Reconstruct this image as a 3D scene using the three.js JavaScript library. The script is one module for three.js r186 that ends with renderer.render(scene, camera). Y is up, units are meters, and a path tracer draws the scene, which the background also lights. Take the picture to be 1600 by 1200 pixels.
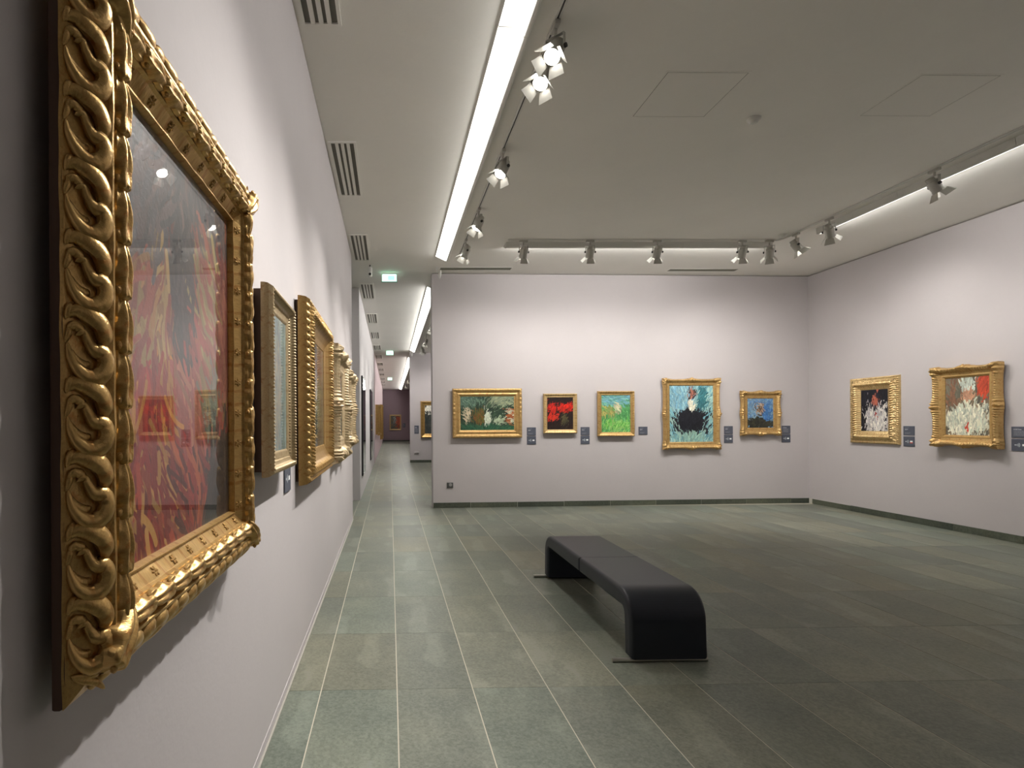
import * as THREE from 'three';
import { RectAreaLightUniformsLib } from 'three/addons/lights/RectAreaLightUniformsLib.js';
import { RoundedBoxGeometry } from 'three/addons/geometries/RoundedBoxGeometry.js';
import { mergeGeometries } from 'three/addons/utils/BufferGeometryUtils.js';

// ---------------------------------------------------------------- camera, exposure, main lights' levels
const scene = new THREE.Scene();
scene.background = new THREE.Color(0x000000);
const FOCAL = 870, EYE = 1.42;
const camera = new THREE.PerspectiveCamera(2 * Math.atan(600 / FOCAL) * 180 / Math.PI, 1600 / 1200, 0.05, 100);
camera.position.set(0, EYE, 0);
camera.rotation.order = 'YXZ';
camera.rotation.set(0, -Math.atan(0.02), -0.006);
camera.setViewOffset(1600, 1200, 800 - 627, 600 - 660, 1600, 1200);   // shift lens, horizon below the middle of the frame
camera.updateProjectionMatrix();
const renderer = new THREE.WebGLRenderer();
renderer.toneMapping = THREE.LinearToneMapping;
renderer.toneMappingExposure = 1.27;
renderer.shadowMap.enabled = true;
RectAreaLightUniformsLib.init();
const WASH = 30, WASH_COLOR = new THREE.Color().setRGB(1, 0.983, 0.95);
const SPOT = 5.6, SPOT_COLOR = new THREE.Color().setRGB(1, 0.97, 0.925);

// ---------------------------------------------------------------- helpers
let seed = 20231;
const rnd = () => { seed = (seed * 1664525 + 1013904223) >>> 0; return seed / 4294967296; };
const rr = (a, b) => a + (b - a) * rnd();
const V = (x, y, z) => new THREE.Vector3(x, y, z);
const used = {};
function numbered(n) { used[n] = (used[n] || 0) + 1; return used[n] === 1 ? n : n + '_' + String(used[n] - 1).padStart(3, '0'); }
function mesh(name, g, m, parent) {
  const o = new THREE.Mesh(g, m); o.castShadow = o.receiveShadow = true; o.name = parent ? name : numbered(name);
  (parent || scene).add(o); return o;
}
function thing(name, label, category, pos = [0, 0, 0], turn = 0, group) {
  const o = new THREE.Group(); o.name = numbered(name); scene.add(o);
  o.position.set(...pos); o.rotation.y = turn; o.userData = { label, category };
  if (group) o.userData.group = group;
  return o;
}
function struct(name, g, m, label) { const o = mesh(name, g, m); o.userData.kind = 'structure'; o.userData.label = label; o.userData.category = name.split('_')[0]; return o; }
function box(x0, x1, y0, y1, z0, z1) {                                   // uv in metres on every face
  const g = new THREE.BoxGeometry(x1 - x0, y1 - y0, z1 - z0); g.translate((x0 + x1) / 2, (y0 + y1) / 2, (z0 + z1) / 2);
  const p = g.attributes.position, n = g.attributes.normal, uv = g.attributes.uv;
  for (let i = 0; i < p.count; i++) {
    if (Math.abs(n.getY(i)) > .5) uv.setXY(i, p.getX(i), p.getZ(i));
    else if (Math.abs(n.getX(i)) > .5) uv.setXY(i, p.getZ(i), p.getY(i)); else uv.setXY(i, p.getX(i), p.getY(i));
  }
  return g;
}
const merge = (a) => mergeGeometries(a.map(g => g.index ? g.toNonIndexed() : g));
function cyl(r0, r1, h, n = 16) { return new THREE.CylinderGeometry(r0, r1, h, n); }

// tileable value noise
function lattice(n, s) { let k = s >>> 0; const a = new Float32Array(n * n); for (let i = 0; i < a.length; i++) { k = (k * 1664525 + 1013904223) >>> 0; a[i] = k / 4294967296; } return a; }
function fbm(size, base, oct, s, gain = .55, sx = 1) {
  const out = new Float32Array(size * size); let amp = 1, tot = 0, n = base;
  for (let o = 0; o < oct; o++) {
    const nx = n * sx, m = Math.max(nx, n), L = lattice(m, s + o * 77);
    for (let y = 0; y < size; y++) {
      const fy = y / size * n, y0 = Math.floor(fy), ty = fy - y0, wy = ty * ty * (3 - 2 * ty), a0 = (y0 % n) * m, a1 = ((y0 + 1) % n) * m;
      for (let x = 0; x < size; x++) {
        const fx = x / size * nx, x0 = Math.floor(fx), tx = fx - x0, wx = tx * tx * (3 - 2 * tx), b0 = x0 % nx, b1 = (x0 + 1) % nx;
        const p = L[a0 + b0] + (L[a0 + b1] - L[a0 + b0]) * wx, q = L[a1 + b0] + (L[a1 + b1] - L[a1 + b0]) * wx;
        out[y * size + x] += amp * (p + (q - p) * wy);
      }
    }
    tot += amp; amp *= gain; n *= 2; if (n > size) break;
  }
  for (let i = 0; i < out.length; i++) out[i] /= tot;
  return out;
}
function tex(size, fn, srgb, repeat = 1) {
  const d = new Uint8Array(size * size * 4);
  for (let i = 0; i < size * size; i++) { const c = fn(i); d[i * 4] = c[0]; d[i * 4 + 1] = c[1]; d[i * 4 + 2] = c[2]; d[i * 4 + 3] = 255; }
  const t = new THREE.DataTexture(d, size, size); t.wrapS = t.wrapT = THREE.RepeatWrapping; t.magFilter = THREE.LinearFilter;
  t.minFilter = THREE.LinearMipmapLinearFilter; t.generateMipmaps = true; t.repeat.set(repeat, repeat);
  if (srgb) t.colorSpace = THREE.SRGBColorSpace; t.needsUpdate = true; return t;
}
const s8 = (v) => { v = Math.max(0, Math.min(1, v)); return 255 * (v <= .0031308 ? 12.92 * v : 1.055 * Math.pow(v, 1 / 2.4) - .055); };
const lerp = (a, b, t) => a + (b - a) * t;
const sstep = (a, b, x) => { const t = Math.max(0, Math.min(1, (x - a) / (b - a))); return t * t * (3 - 2 * t); };

// ---------------------------------------------------------------- materials
const lin = (r, g, b) => new THREE.Color().setRGB(r, g, b);
const std = (c, rough, metal = 0, extra = {}) => new THREE.MeshStandardMaterial({ color: c, roughness: rough, metalness: metal, ...extra });
const nA = fbm(512, 4, 7, 11), nB = fbm(512, 8, 6, 23), nFine = fbm(512, 64, 3, 5, .7);
const plasterBump = tex(512, i => { const v = 255 * (.6 * nFine[i] + .4 * nB[i]); return [v, v, v]; }, false, 1);
const plasterTone = tex(512, i => { const v = .965 + .035 * (nA[i] * 2 - 1) + .01 * (nFine[i] - .5); return [s8(v), s8(v), s8(v)]; }, true, .4);
function paint(r, g, b) { return std(lin(r, g, b), .82, 0, { map: plasterTone, bumpMap: plasterBump, bumpScale: .0006 }); }
const M = {
  wall: paint(.525, .487, .488),
  wallB: paint(.54, .51, .505),
  wallPink: paint(.50, .38, .39),
  wallFar: paint(.27, .195, .22),
  ceiling: paint(.86, .84, .785),
  gap: std(lin(.12, .11, .10), .9),
  white: std(lin(.72, .71, .67), .45),
  alu: std(lin(.62, .61, .57), .38, .55),
  lampGrey: std(lin(.50, .49, .45), .42, .35),
  dark: std(lin(.03, .03, .03), .6),
  slotShadeAndJoint: std(lin(.16, .155, .13), .9),  // shade of the vent slots as a colour; also the dark hatch joints
  grille: std(lin(.20, .20, .155), .8),
  steel: std(lin(.6, .58, .54), .28, 1),
  black: std(lin(.015, .015, .016), .35),
  blackGlass: std(lin(.05, .052, .055), .06),
  wood: std(lin(.075, .034, .017), .6, 0),
  socket: std(lin(.07, .072, .068), .45),
  grout: std(lin(.50, .46, .37), .9, 0, { bumpMap: plasterBump, bumpScale: .0006 }),
  skirtJoint: std(lin(.55, .53, .46), .85),
  glow: new THREE.MeshStandardMaterial({ color: lin(.8, .8, .78), roughness: .5, emissive: lin(1, .97, .92), emissiveIntensity: 2.2 }),
  lens: new THREE.MeshStandardMaterial({ color: lin(.9, .9, .9), roughness: .3, emissive: lin(1, .96, .9), emissiveIntensity: 26 }),
  exitGlow: new THREE.MeshStandardMaterial({ color: lin(.6, .8, .7), roughness: .4, emissive: lin(.55, 1, .78), emissiveIntensity: 1.15 }),
  exitLip: std(lin(.45, .72, .6), .3),
  glass: new THREE.MeshPhysicalMaterial({ color: lin(1, 1, 1), roughness: 0, transmission: 1, thickness: 0, ior: 1.5 }),
};
// slate: layered noise, pale wisps, fine grain
const sA = fbm(1024, 3, 7, 91, .6), sW = fbm(1024, 4, 6, 37, .55, 3), sF = fbm(1024, 128, 3, 8, .8);
const slateMap = tex(1024, i => {
  const w = sstep(.52, .72, sW[i]), a = sA[i] * 2 - 1, f = sF[i] * 2 - 1;
  const v = .80 * (1 + .34 * a + .34 * f) + .16 * w;
  return [s8(v * (.97 + .05 * a)), s8(v), s8(v * (.95 - .05 * a))];
}, true, 1 / 1.6);
const slateBump = tex(1024, i => { const v = 255 * Math.min(1, .45 * sF[i] + .35 * sA[i] + .2 * sW[i]); return [v, v, v]; }, false, 1 / 1.6);
const slateRough = tex(1024, i => { const v = 255 * (.80 + .25 * (sA[i] - .5) + .2 * (sF[i] - .5)); return [v, v, v]; }, false, 1 / 1.6);
const slate = (k, r = 1, g = 1, b = 1) => new THREE.MeshPhysicalMaterial({ color: lin(.215 * k * r, .222 * k * g, .188 * k * b), roughness: .48, specularIntensity: .3, map: slateMap, bumpMap: slateBump, bumpScale: .0014, roughnessMap: slateRough });
const SLATES = [slate(1), slate(.94), slate(1.07, 1.03, 1, .97), slate(.88, .98, 1, 1.02), slate(1.03, .96, 1, 1), slate(.97, 1.05, 1, .95)];
const skirtSlates = [slate(.5, 1, 1.05, 1), slate(.62, 1, 1.03, .95), slate(.44, .97, 1.04, 1)];

// gilding: worn leaf over red bole
const gN = fbm(512, 6, 7, 301, .62), gF = fbm(512, 32, 4, 411, .7);
const goldMap = tex(512, i => {
  const wear = .75 * sstep(.58, .78, gN[i]), v = .86 + .35 * (gF[i] - .5), r = sstep(.66, .8, gF[i] * .5 + gN[i] * .5);
  return [s8(lerp(v, .62, wear)), s8(lerp(v, .46, wear) * (1 - .35 * r)), s8(lerp(v, .34, wear) * (1 - .4 * r))];
}, true, 8);
const goldBump = tex(512, i => { const v = 255 * (.5 * gN[i] + .5 * gF[i]); return [v, v, v]; }, false, 8);
const gold = (r, g, b, rough = .40, metal = .72) => std(lin(r, g, b), rough, metal, { map: goldMap, bumpMap: goldBump, bumpScale: .0012 });
const G = { rich: gold(.64, .405, .145, .33, .74), pale: gold(.72, .52, .25, .40, .55), warm: gold(.66, .43, .17, .38, .62), cream: gold(.64, .50, .30, .46, .45), antique: gold(.44, .33, .18, .48, .5) };

// ---------------------------------------------------------------- the shell
const XL = -0.555, XR = 7.16, YC = 3.885, ZR = 3.6, ZFAR = -42;
const BA = Math.atan(0.0302), BP = V(0.705, 0, -9.195), BU = V(Math.cos(BA), 0, -Math.sin(BA)), BN = V(Math.sin(BA), 0, Math.cos(BA));
const back = (u, y, off = 0) => BP.clone().addScaledVector(BU, u).addScaledVector(BN, off).setY(y);

const floor = struct('floor', box(XL - 2.2, XR + .3, -.12, -.0014, ZFAR - .3, ZR + .3), M.grout, 'grey green slate tiled floor with pale joints');
{
  const PW = .4025, PL = .787, X0 = -.374, Z0 = -2.964;
  const cols = []; cols.push([XL - .01, X0]); for (let k = 0; k < 19; k++) cols.push([X0 + k * PW, Math.min(XR + .01, X0 + (k + 1) * PW)]);
  const geo = {}; const vary = [[0, 0], [.37, .61], [.83, .22], [1.21, .97], [.55, 1.33], [1.02, .4], [.2, 1.1], [.7, .8]];
  const tileGeo = (w, l, v, flat) => {
    const key = w.toFixed(3) + l.toFixed(3) + v; if (geo[key] && !flat) return geo[key];
    const g = box(-w / 2 + .0028, w / 2 - .0028, -.012, 0, -l / 2 + .0012, l / 2 - .0012), uv = g.attributes.uv;
    for (let i = 0; i < uv.count; i++) uv.setXY(i, uv.getX(i) * (v % 2 ? -1 : 1) + vary[v][0], uv.getY(i) * (v % 3 ? 1 : -1) + vary[v][1]);
    return flat ? g : (geo[key] = g);
  };
  const rest = [];
  let count = 0;
  for (let j = -9; j < 50; j++) {
    const z1 = Z0 - j * PL, z0 = z1 - PL; if (z0 < ZFAR - .5) break;
    cols.forEach(([a, b], c) => {
      if (z0 < -9.9 && a > 1.5) return;                                 // rooms behind the end wall: their floors lie in the far field below
      const w = b - a, x = (a + b) / 2, z = (z0 + z1) / 2, v = Math.floor(rnd() * 8), m = Math.floor(rnd() * 6);
      const near = z < -1.1 && z > -13.5 && Math.abs(x) < 1.15 * -z + .4 && x < 7.3;
      if (near && count < 296) { count++; const t = mesh('slate_tile', tileGeo(w, PL, v), SLATES[m], floor); t.position.set(x, 0, z); }
      else { const g = tileGeo(w, PL, v, true); g.translate(x, 0, z); rest.push(g); }
    });
  }
  const far = mesh('distant_slate_tiles', merge(rest), SLATES[0], floor); far.userData.kind = 'stuff';
  const side = mesh('side_room_paving', merge([box(1.65, XR, -.012, -.0005, ZFAR, -9.35), box(XL - 2.2, XL - .012, -.012, -.0005, ZFAR, ZR)]), SLATES[1], floor); side.userData.kind = 'stuff';
}
const ceiling = struct('ceiling', box(XL - 2.2, XR + .3, YC, YC + .15, ZFAR - .3, ZR + .3), M.ceiling, 'smooth pale grey plaster ceiling');

const GAP = .016;
struct('wall_left', merge([box(XL - .3, XL, 0, YC - .004, -8.19, ZR + .3)]), M.wall, 'long pale lilac wall hung with gilt framed paintings');
struct('wall_left_beyond', box(XL - 2.2, XL, 0, YC, -19.35, -10.18), M.wallB, 'pale corridor wall with tall dark panels');
struct('wall_left_far', box(XL - 2.2, XL, 0, YC, ZFAR, -19.62), M.wallPink, 'pinkish far corridor wall with gilt frames');
struct('wall_passage', merge([box(XL - 2.3, XL - 2.15, 0, YC, -10.3, -8.0), box(XL - 2.2, XL - .3, 0, YC, -8.19, -7.9)]), M.wall, 'side passage wall seen past the lilac wall end');
struct('wall_right', merge([box(XR, XR + .04, 0, YC - GAP, -9.6, ZR + .3), box(XR + .04, XR + .3, 0, YC, ZFAR, ZR + .3)]), M.wall, 'pale lilac right wall with two framed portraits');
struct('wall_rear', box(XL - .3, XR + .3, 0, YC, ZR, ZR + .3), M.wall, 'pale lilac wall closing the gallery behind the viewer');
function wallSlab(u0, u1, y0, y1, d0, d1) {                              // on the slightly skewed end wall
  const g = box(u0, u1, y0, y1, d0, d1); g.rotateY(BA); g.translate(BP.x, 0, BP.z); return g;
}
struct('wall_back', merge([wallSlab(0, 6.5, 0, YC - .008, -.05, 0), wallSlab(.0, 6.6, 0, YC, -.24, -.05)]), M.wall, 'lilac end wall with a row of five framed paintings');
struct('wall_partition', box(.70, XR, 0, YC, -19.9, -19.65), M.wallFar.clone(), 'second lilac partition wall down the corridor').material.color.copy(lin(.47, .43, .435));
struct('wall_far', box(XL - .3, XR, 0, YC, ZFAR - .2, ZFAR), M.wallFar, 'dusky purple wall at the far corridor end');

// skirting of slate pieces along the end wall and the right wall
const SK = .086;
{
  const b = struct('baseboard_back', wallSlab(0, 6.49, 0, SK - .002, 0, .008), M.skirtJoint, 'dark slate skirting along the end wall');
  let u = .0; const lens = [.62, .787, .787, .787, .787, .787, .787, .787, .787];
  lens.forEach((l, i) => { const e = Math.min(u + l, 6.455); if (e > u + .05) mesh('skirting_tile', wallSlab(u + .003, e - .003, .003, SK + .003 * rr(-1, 1), .001, .014), skirtSlates[i % 3], b); u = e; });
  const r = struct('baseboard_right', box(XR - .008, XR, 0, SK - .002, -9.39, ZR), M.skirtJoint, 'dark slate skirting along the right wall');
  for (let z = -9.30, i = 0; z < ZR - .3; z += .787, i++) mesh('skirting_tile', box(XR - .014, XR - .001, .003, SK + .003 * rr(-1, 1), z + .003 + (i ? 0 : 0), z + .784), skirtSlates[(i * 2 + 1) % 3], r);
  const l = struct('baseboard_left', box(XL, XL + .003, .008, .045, -8.19, ZR), M.wall, 'narrow lilac skirting strip of the left wall');
  mesh('sealant_strip', box(XL, XL + .012, 0, .006, -8.19, ZR), std(lin(.36, .34, .30), .8), l);
  const p = struct('baseboard_partition', box(.70, 3, 0, .09, -19.65, -19.63), skirtSlates[0], 'dark skirting of the second partition wall');
  const f = struct('baseboard_far', box(XL, 4, 0, .09, ZFAR, ZFAR + .02), skirtSlates[2], 'dark skirting of the far purple wall');
}

// ---------------------------------------------------------------- linear wall washers: an opaque blade on the room side, a glowing face towards the wall
function washer(label, P0, P1, toWall, level = 1, endgap = 0) {
  // P0 -> P1 along the ceiling at the blade's room-side edge; toWall = unit vector to the washed wall
  const t = thing('linear_wall_washer', label, 'ceiling light');
  const dir = P1.clone().sub(P0), L = dir.length(); dir.normalize();
  const D = .078, Wd = .205, n = Math.max(1, Math.round(L / 1.2)), seg = L / n;
  const place = (g) => { const m = new THREE.Matrix4().makeBasis(dir, V(0, 1, 0), toWall.clone().multiplyScalar(1)); m.setPosition(P0.x, YC, P0.z); g.applyMatrix4(m); if (m.determinant() < 0) { const ix = g.index; if (ix) { const a = ix.array; for (let i = 0; i < a.length; i += 3) { const q = a[i]; a[i] = a[i + 2]; a[i + 2] = q; } } g.computeVertexNormals(); } return g; };
  const prism = (pts, x0, x1) => {                                       // section in (w towards wall, y), swept along x
    const pos = [], idx = []; const N = pts.length;
    for (let i = 0; i < N; i++) { const [a, b] = pts[i], [c, d] = pts[(i + 1) % N], k = pos.length / 3; pos.push(x0, b, a, x1, b, a, x1, d, c, x0, d, c); idx.push(k, k + 1, k + 2, k, k + 2, k + 3); }
    for (const x of [x0, x1]) { const k = pos.length / 3; for (const [a, b] of pts) pos.push(x, b, a); for (let i = 1; i < N - 1; i++) x === x0 ? idx.push(k, k + i, k + i + 1) : idx.push(k, k + i + 1, k + i); }
    const g = new THREE.BufferGeometry(); g.setAttribute('position', new THREE.Float32BufferAttribute(pos, 3)); g.setAttribute('uv', new THREE.Float32BufferAttribute(new Float32Array(pos.length / 3 * 2), 2)); g.setIndex(idx); g.computeVertexNormals(); return g;
  };
  const blade = [[0, 0], [.006, -.03], [.012, -D + .014], [.02, -D + .003], [.032, -D], [.044, -D + .004], [.05, -D + .012], [.05, -.002]];
  for (let i = 0; i < n; i++) {
    const a = i * seg, b = (i + 1) * seg;
    mesh('blade', place(prism(blade, a + .002, b - .002)), M.white, t);
    mesh('diffuser', place(prism([[.051, 0], [.051, -D + .006], [.073, -.006], [Wd, -.004], [Wd, 0]], a + .003, b - .003)), M.glow, t);
  }
  for (let i = 1; i < n; i++) mesh('joint_bar', place(prism([[.051, 0], [.051, -D + .004], [.075, -.010], [Wd, -.008], [Wd, 0]], i * seg - .005, i * seg + .005)), M.lampGrey, t);
  for (const x of [0, L]) mesh('end_cap', place(prism([[0, 0], [.012, -D], [.05, -D - .001], [Wd + .004, -.004], [Wd + .004, 0]], x ? x : -.008, x ? x + .008 : 0)), M.white, t);
  mesh('edge_trim', place(prism([[Wd + .002, 0], [Wd + .002, -.007], [Wd + .008, -.007], [Wd + .008, 0]], 0, L)), M.alu, t);
  // the lamp's own light just in front of the glowing face
  const rise = D - .012, run = .022, faceN = V(0, -run, 0).addScaledVector(toWall, rise).normalize();
  const c = P0.clone().addScaledVector(dir, L / 2).addScaledVector(toWall, .062); c.y = YC - D / 2; c.addScaledVector(faceN, .005);
  const light = new THREE.RectAreaLight(WASH_COLOR, WASH * level, L - .04, Math.hypot(rise, run));
  light.position.copy(c); light.name = 'washer_light';
  // basis: local x along the strip, local -z along faceN
  const zx = faceN.clone().negate(), xx = dir.clone(), yx = zx.clone().cross(xx);
  light.quaternion.setFromRotationMatrix(new THREE.Matrix4().makeBasis(xx, yx, zx)); scene.add(light);
  return t;
}
washer('long glowing wall washer strip above the left wall paintings', V(.895, 0, -1.05), V(.895, 0, -8.25), V(-1, 0, 0), .32);
washer('ceiling strip with grey blade in front of the end wall', V(1.615, 0, -7.6), V(5.30, 0, -7.6), V(0, 0, -1), .95);
washer('ceiling strip with grey blade along the right wall', V(5.49, 0, -7.05), V(5.49, 0, ZR - .4), V(1, 0, 0), .7);
washer('second glowing ceiling strip down the corridor past the end wall', V(.895, 0, -10.1), V(.895, 0, -19.0), V(-1, 0, 0), 1.1);
washer('farthest glowing ceiling strip ending at the purple wall', V(.895, 0, -21.0), V(.895, 0, -40.9), V(-1, 0, 0), 1.1);
washer('unseen ceiling strip added to light the second partition wall', V(1.6, 0, -18.0), V(5.4, 0, -18.0), V(0, 0, -1), 1);  // out of sight, added to light up the second partition

{
  const t = thing('added_passage_light', 'unseen flat light added to brighten the side passage', 'ceiling light', [XL - 1.2, YC, -9.2]);  // unseen lamp added to brighten the wall face at the passage
  mesh('fill_frame', box(-.16, .16, -.012, 0, -.16, .16), M.white, t); mesh('fill_panel', box(-.14, .14, -.018, -.012, -.14, .14), M.glow, t);
  const l = new THREE.RectAreaLight(WASH_COLOR, 45, .28, .28); l.position.set(XL - 1.2, YC - .022, -9.2); l.rotation.x = -Math.PI / 2; l.name = 'added_passage_fill'; scene.add(l);
}
// ---------------------------------------------------------------- tracks
function track(label, P0, P1) {
  const t = thing('lighting_track', label, 'track'); const d = P1.clone().sub(P0), L = d.length(), along = Math.abs(d.x) > Math.abs(d.z);
  const x0 = Math.min(P0.x, P1.x), x1 = Math.max(P0.x, P1.x), z0 = Math.min(P0.z, P1.z), z1 = Math.max(P0.z, P1.z);
  const strip = (w0, w1, y0, y1) => along ? box(x0, x1, y0, y1, z0 + w0, z0 + w1) : box(x0 + w0, x0 + w1, y0, y1, z0, z1);
  mesh('rail', strip(-.018, -.006, YC - .012, YC), M.white, t); mesh('rail', strip(.006, .018, YC - .012, YC), M.white, t);
  mesh('conductor_groove', strip(-.006, .006, YC - .003, YC), M.dark, t);
  return t;
}
track('long spotlight track beside the glowing left strip', V(1.035, 0, -1.05), V(1.035, 0, -8.2));
track('spotlight track in front of the end wall', V(1.61, 0, -7.49), V(5.25, 0, -7.49));
track('spotlight track along the right wall', V(5.35, 0, -7.28), V(5.35, 0, ZR - .5));
track('spotlight track down the corridor past the end wall', V(1.035, 0, -10.2), V(1.035, 0, -19.0));
track('farthest spotlight track near the purple wall', V(1.035, 0, -20.8), V(1.035, 0, -40.5));
{
  const c = new THREE.CatmullRomCurve3([V(5.255, YC - .012, -7.49), V(5.29, YC - .014, -7.485), V(5.33, YC - .014, -7.44), V(5.348, YC - .012, -7.30)]);
  const o = mesh('track_connector', new THREE.TubeGeometry(c, 24, .011, 8), M.white); o.userData = { label: 'curved white connector joining the two spotlight tracks', category: 'connector' };
}

// ---------------------------------------------------------------- spotlights
const SP = (() => {
  const lathe = (pts) => { const g = new THREE.LatheGeometry(pts.map(p => new THREE.Vector2(p[0], p[1])), 24); g.rotateX(-Math.PI / 2); return g; };   // y -> -z: forward
  const barrel = lathe([[.001, -.085], [.03, -.085], [.036, -.08], [.036, -.05], [.046, -.045], [.05, -.04], [.05, .05], [.054, .052], [.054, .075], [.049, .075], [.049, .058], [.047, .05], [.044, .04]]);
  const lens = new THREE.CylinderGeometry(.045, .045, .006, 24); lens.rotateX(Math.PI / 2); lens.translate(0, 0, -.05);
  const shape = new THREE.Shape(); shape.moveTo(-.04, 0); shape.lineTo(.04, 0); shape.lineTo(.055, .075); shape.lineTo(-.055, .075); shape.closePath();
  const doors = [0, 1, 2, 3].map(k => {
    const g = new THREE.ExtrudeGeometry(shape, { depth: .0015, bevelEnabled: false });
    g.rotateX(-Math.PI / 2);                                              // now extends towards -z
    g.rotateX(.68); g.translate(0, .050, -.074); g.rotateZ(k * Math.PI / 2); return g;
  });
  const yoke = merge([box(-.062, -.058, -.012, .085, -.012, .012), box(.058, .062, -.012, .085, -.012, .012), box(-.062, .062, .081, .085, -.012, .012)]);
  const knob = merge([-1, 1].map(s => { const g = cyl(.014, .014, .014, 12); g.rotateZ(Math.PI / 2); g.translate(s * .068, 0, 0); return g; }));
  const fin = (z) => { const g = new THREE.TorusGeometry(.047, .0022, 6, 24); g.translate(0, 0, z); return g; };
  const fins = merge([fin(.0), fin(.012), fin(.024), fin(.036)]);
  return { barrel, lens, doors, yoke, knob, fins, adapter: new RoundedBoxGeometry(.11, .03, .034, 2, .005), stem: cyl(.011, .011, .05, 12) };
})();
function spotlight(label, at, aim, group, lit = 1, along = 'z', cone = .78) {
  const t = thing('track_spotlight', label, 'spotlight', [at.x, YC, at.z], 0, group);
  const ad = mesh('adapter', SP.adapter, M.lampGrey, t); ad.position.y = -.027; if (along === 'z') ad.rotation.y = Math.PI / 2;
  const st = mesh('stem', SP.stem, M.lampGrey, t); st.position.y = -.064;
  const piv = V(0, -.172, 0), world = V(at.x, YC - .172, at.z), d = aim.clone().sub(world).normalize();
  const yaw = Math.atan2(-d.x, -d.z);
  const yk = mesh('yoke', SP.yoke, M.lampGrey, t); yk.position.copy(piv); yk.rotation.y = yaw;
  const q = new THREE.Quaternion().setFromRotationMatrix(new THREE.Matrix4().lookAt(V(0, 0, 0), d, V(0, 1, 0)));
  const put = (n, g, m, p = t) => { const o = mesh(n, g, m, p); if (p === t) { o.position.copy(piv); o.quaternion.copy(q); } return o; };
  const b = put('barrel', SP.barrel, M.lampGrey);
  put('lens', SP.lens, M.lens, b); put('cooling_fins', SP.fins, M.alu, b); put('tilt_knobs', SP.knob, M.dark, b);
  for (const g of SP.doors) put('barn_door', g, M.lampGrey);
  if (lit) {
    const s = new THREE.SpotLight(SPOT_COLOR, SPOT * lit, 0, cone, 1, 2); s.name = 'spot_light';
    s.position.copy(world).addScaledVector(d, .062); s.target.position.copy(aim); s.castShadow = true; s.shadow.radius = 1.2;
    scene.add(s); scene.add(s.target);
  }
  return t;
}
const wallPt = (u, y) => back(u, y, 0);
const LT = (z) => V(1.035, 0, z), BT = (x) => V(x, 0, -7.49), RT = (z) => V(5.35, 0, z);
const GL = 'spotlights on the left track', GBk = 'spotlights on the end wall track', GRt = 'spotlights on the right track';
spotlight('spotlight overhead just out of view aimed at the big red painting', LT(-2.55), V(XL, .95, -1.35), GL, 2.07, 'z', .66);
spotlight('spotlight aimed back at the narrow teal painting, highest on left track', LT(-3.42), V(XL, .6, -1.9), GL, 1.40, 'z', .72);
spotlight('brilliant spotlight with open white flaps, second highest on left track', LT(-3.68), V(XL, .45, -2.5), GL, 2.66, 'z', .66);
spotlight('spotlight in the middle of the left track lighting the third frame', LT(-5.02), V(XL, .45, -4.0), GL, 3.10, 'z', .72);
spotlight('spotlight near the far end of left track, lens facing down', LT(-6.40), V(XL, .45, -5.8), GL, 3.10, 'z', .72);
spotlight('last starry spotlight of the left track by the end wall', LT(-7.48), V(XL, .45, -7.2), GL, 2.96, 'z', .72);
spotlight('leftmost spotlight of the end wall track, above the landscape painting', BT(1.817), wallPt(.85, 0.85), GBk, 1.35, 'x', 1.0);
spotlight('second spotlight of the end wall track from the left', BT(2.723), wallPt(2.05, 0.85), GBk, 1.10, 'x', 1.0);
spotlight('third spotlight of the end wall track, above the green painting', BT(3.642), wallPt(3.05, 0.85), GBk, 1.14, 'x', 1.0);
spotlight('fourth spotlight of the end wall track, tilted left', BT(4.812), wallPt(4.35, 0.85), GBk, 1.35, 'x', 1.0);
spotlight('spotlight with a bright flap on the curved connector at the track corner', V(5.185, 0, -7.49), wallPt(5.6, 0.85), GBk, 0.92, 'x', 1.0);
spotlight('spotlight at the corner end of the right track', RT(-7.215), V(XR, 1.0, -6.75), GRt, 0.93, 'z', 1.0);
spotlight('second spotlight of the right track, turned to the dark portrait', RT(-6.66), V(XR, 1.0, -8.0), GRt, 0.84, 'z', 1.0);
spotlight('largest nearest spotlight on the right track', RT(-5.353), V(XR, 1.0, -5.0), GRt, 0.93, 'z', 1.0);
spotlight('spotlight out of view at the near end of right track', RT(-2.2), V(XR, 1.0, -2.6), GRt, 0.75, 'z', 1.0);
const GC = 'spotlights in the corridor room';
spotlight('corridor spotlight nearest the end wall edge', LT(-11.4), V(XL, .3, -11.2), GC, 2.8, 'z', .8);
spotlight('second corridor spotlight past the end wall edge', LT(-13.6), V(XL, .3, -13.3), GC, 2.8, 'z', .8);
spotlight('third corridor spotlight past the end wall edge', LT(-15.9), V(XL, .3, -15.6), GC, 2.8, 'z', .8);
spotlight('farthest corridor spotlight above the second partition', LT(-17.7), V(1.6, 1.3, -19.65), GC, 1.6);
for (const [k, z] of [['first', -22], ['second', -26], ['third', -30.5], ['fourth', -35]]) spotlight(k + ' added distant corridor spotlight beyond the second partition', LT(z), V(XL, .3, z + .3), GC, 3, 'z', .85);  // added so the far corridor floor comes out brighter

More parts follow.
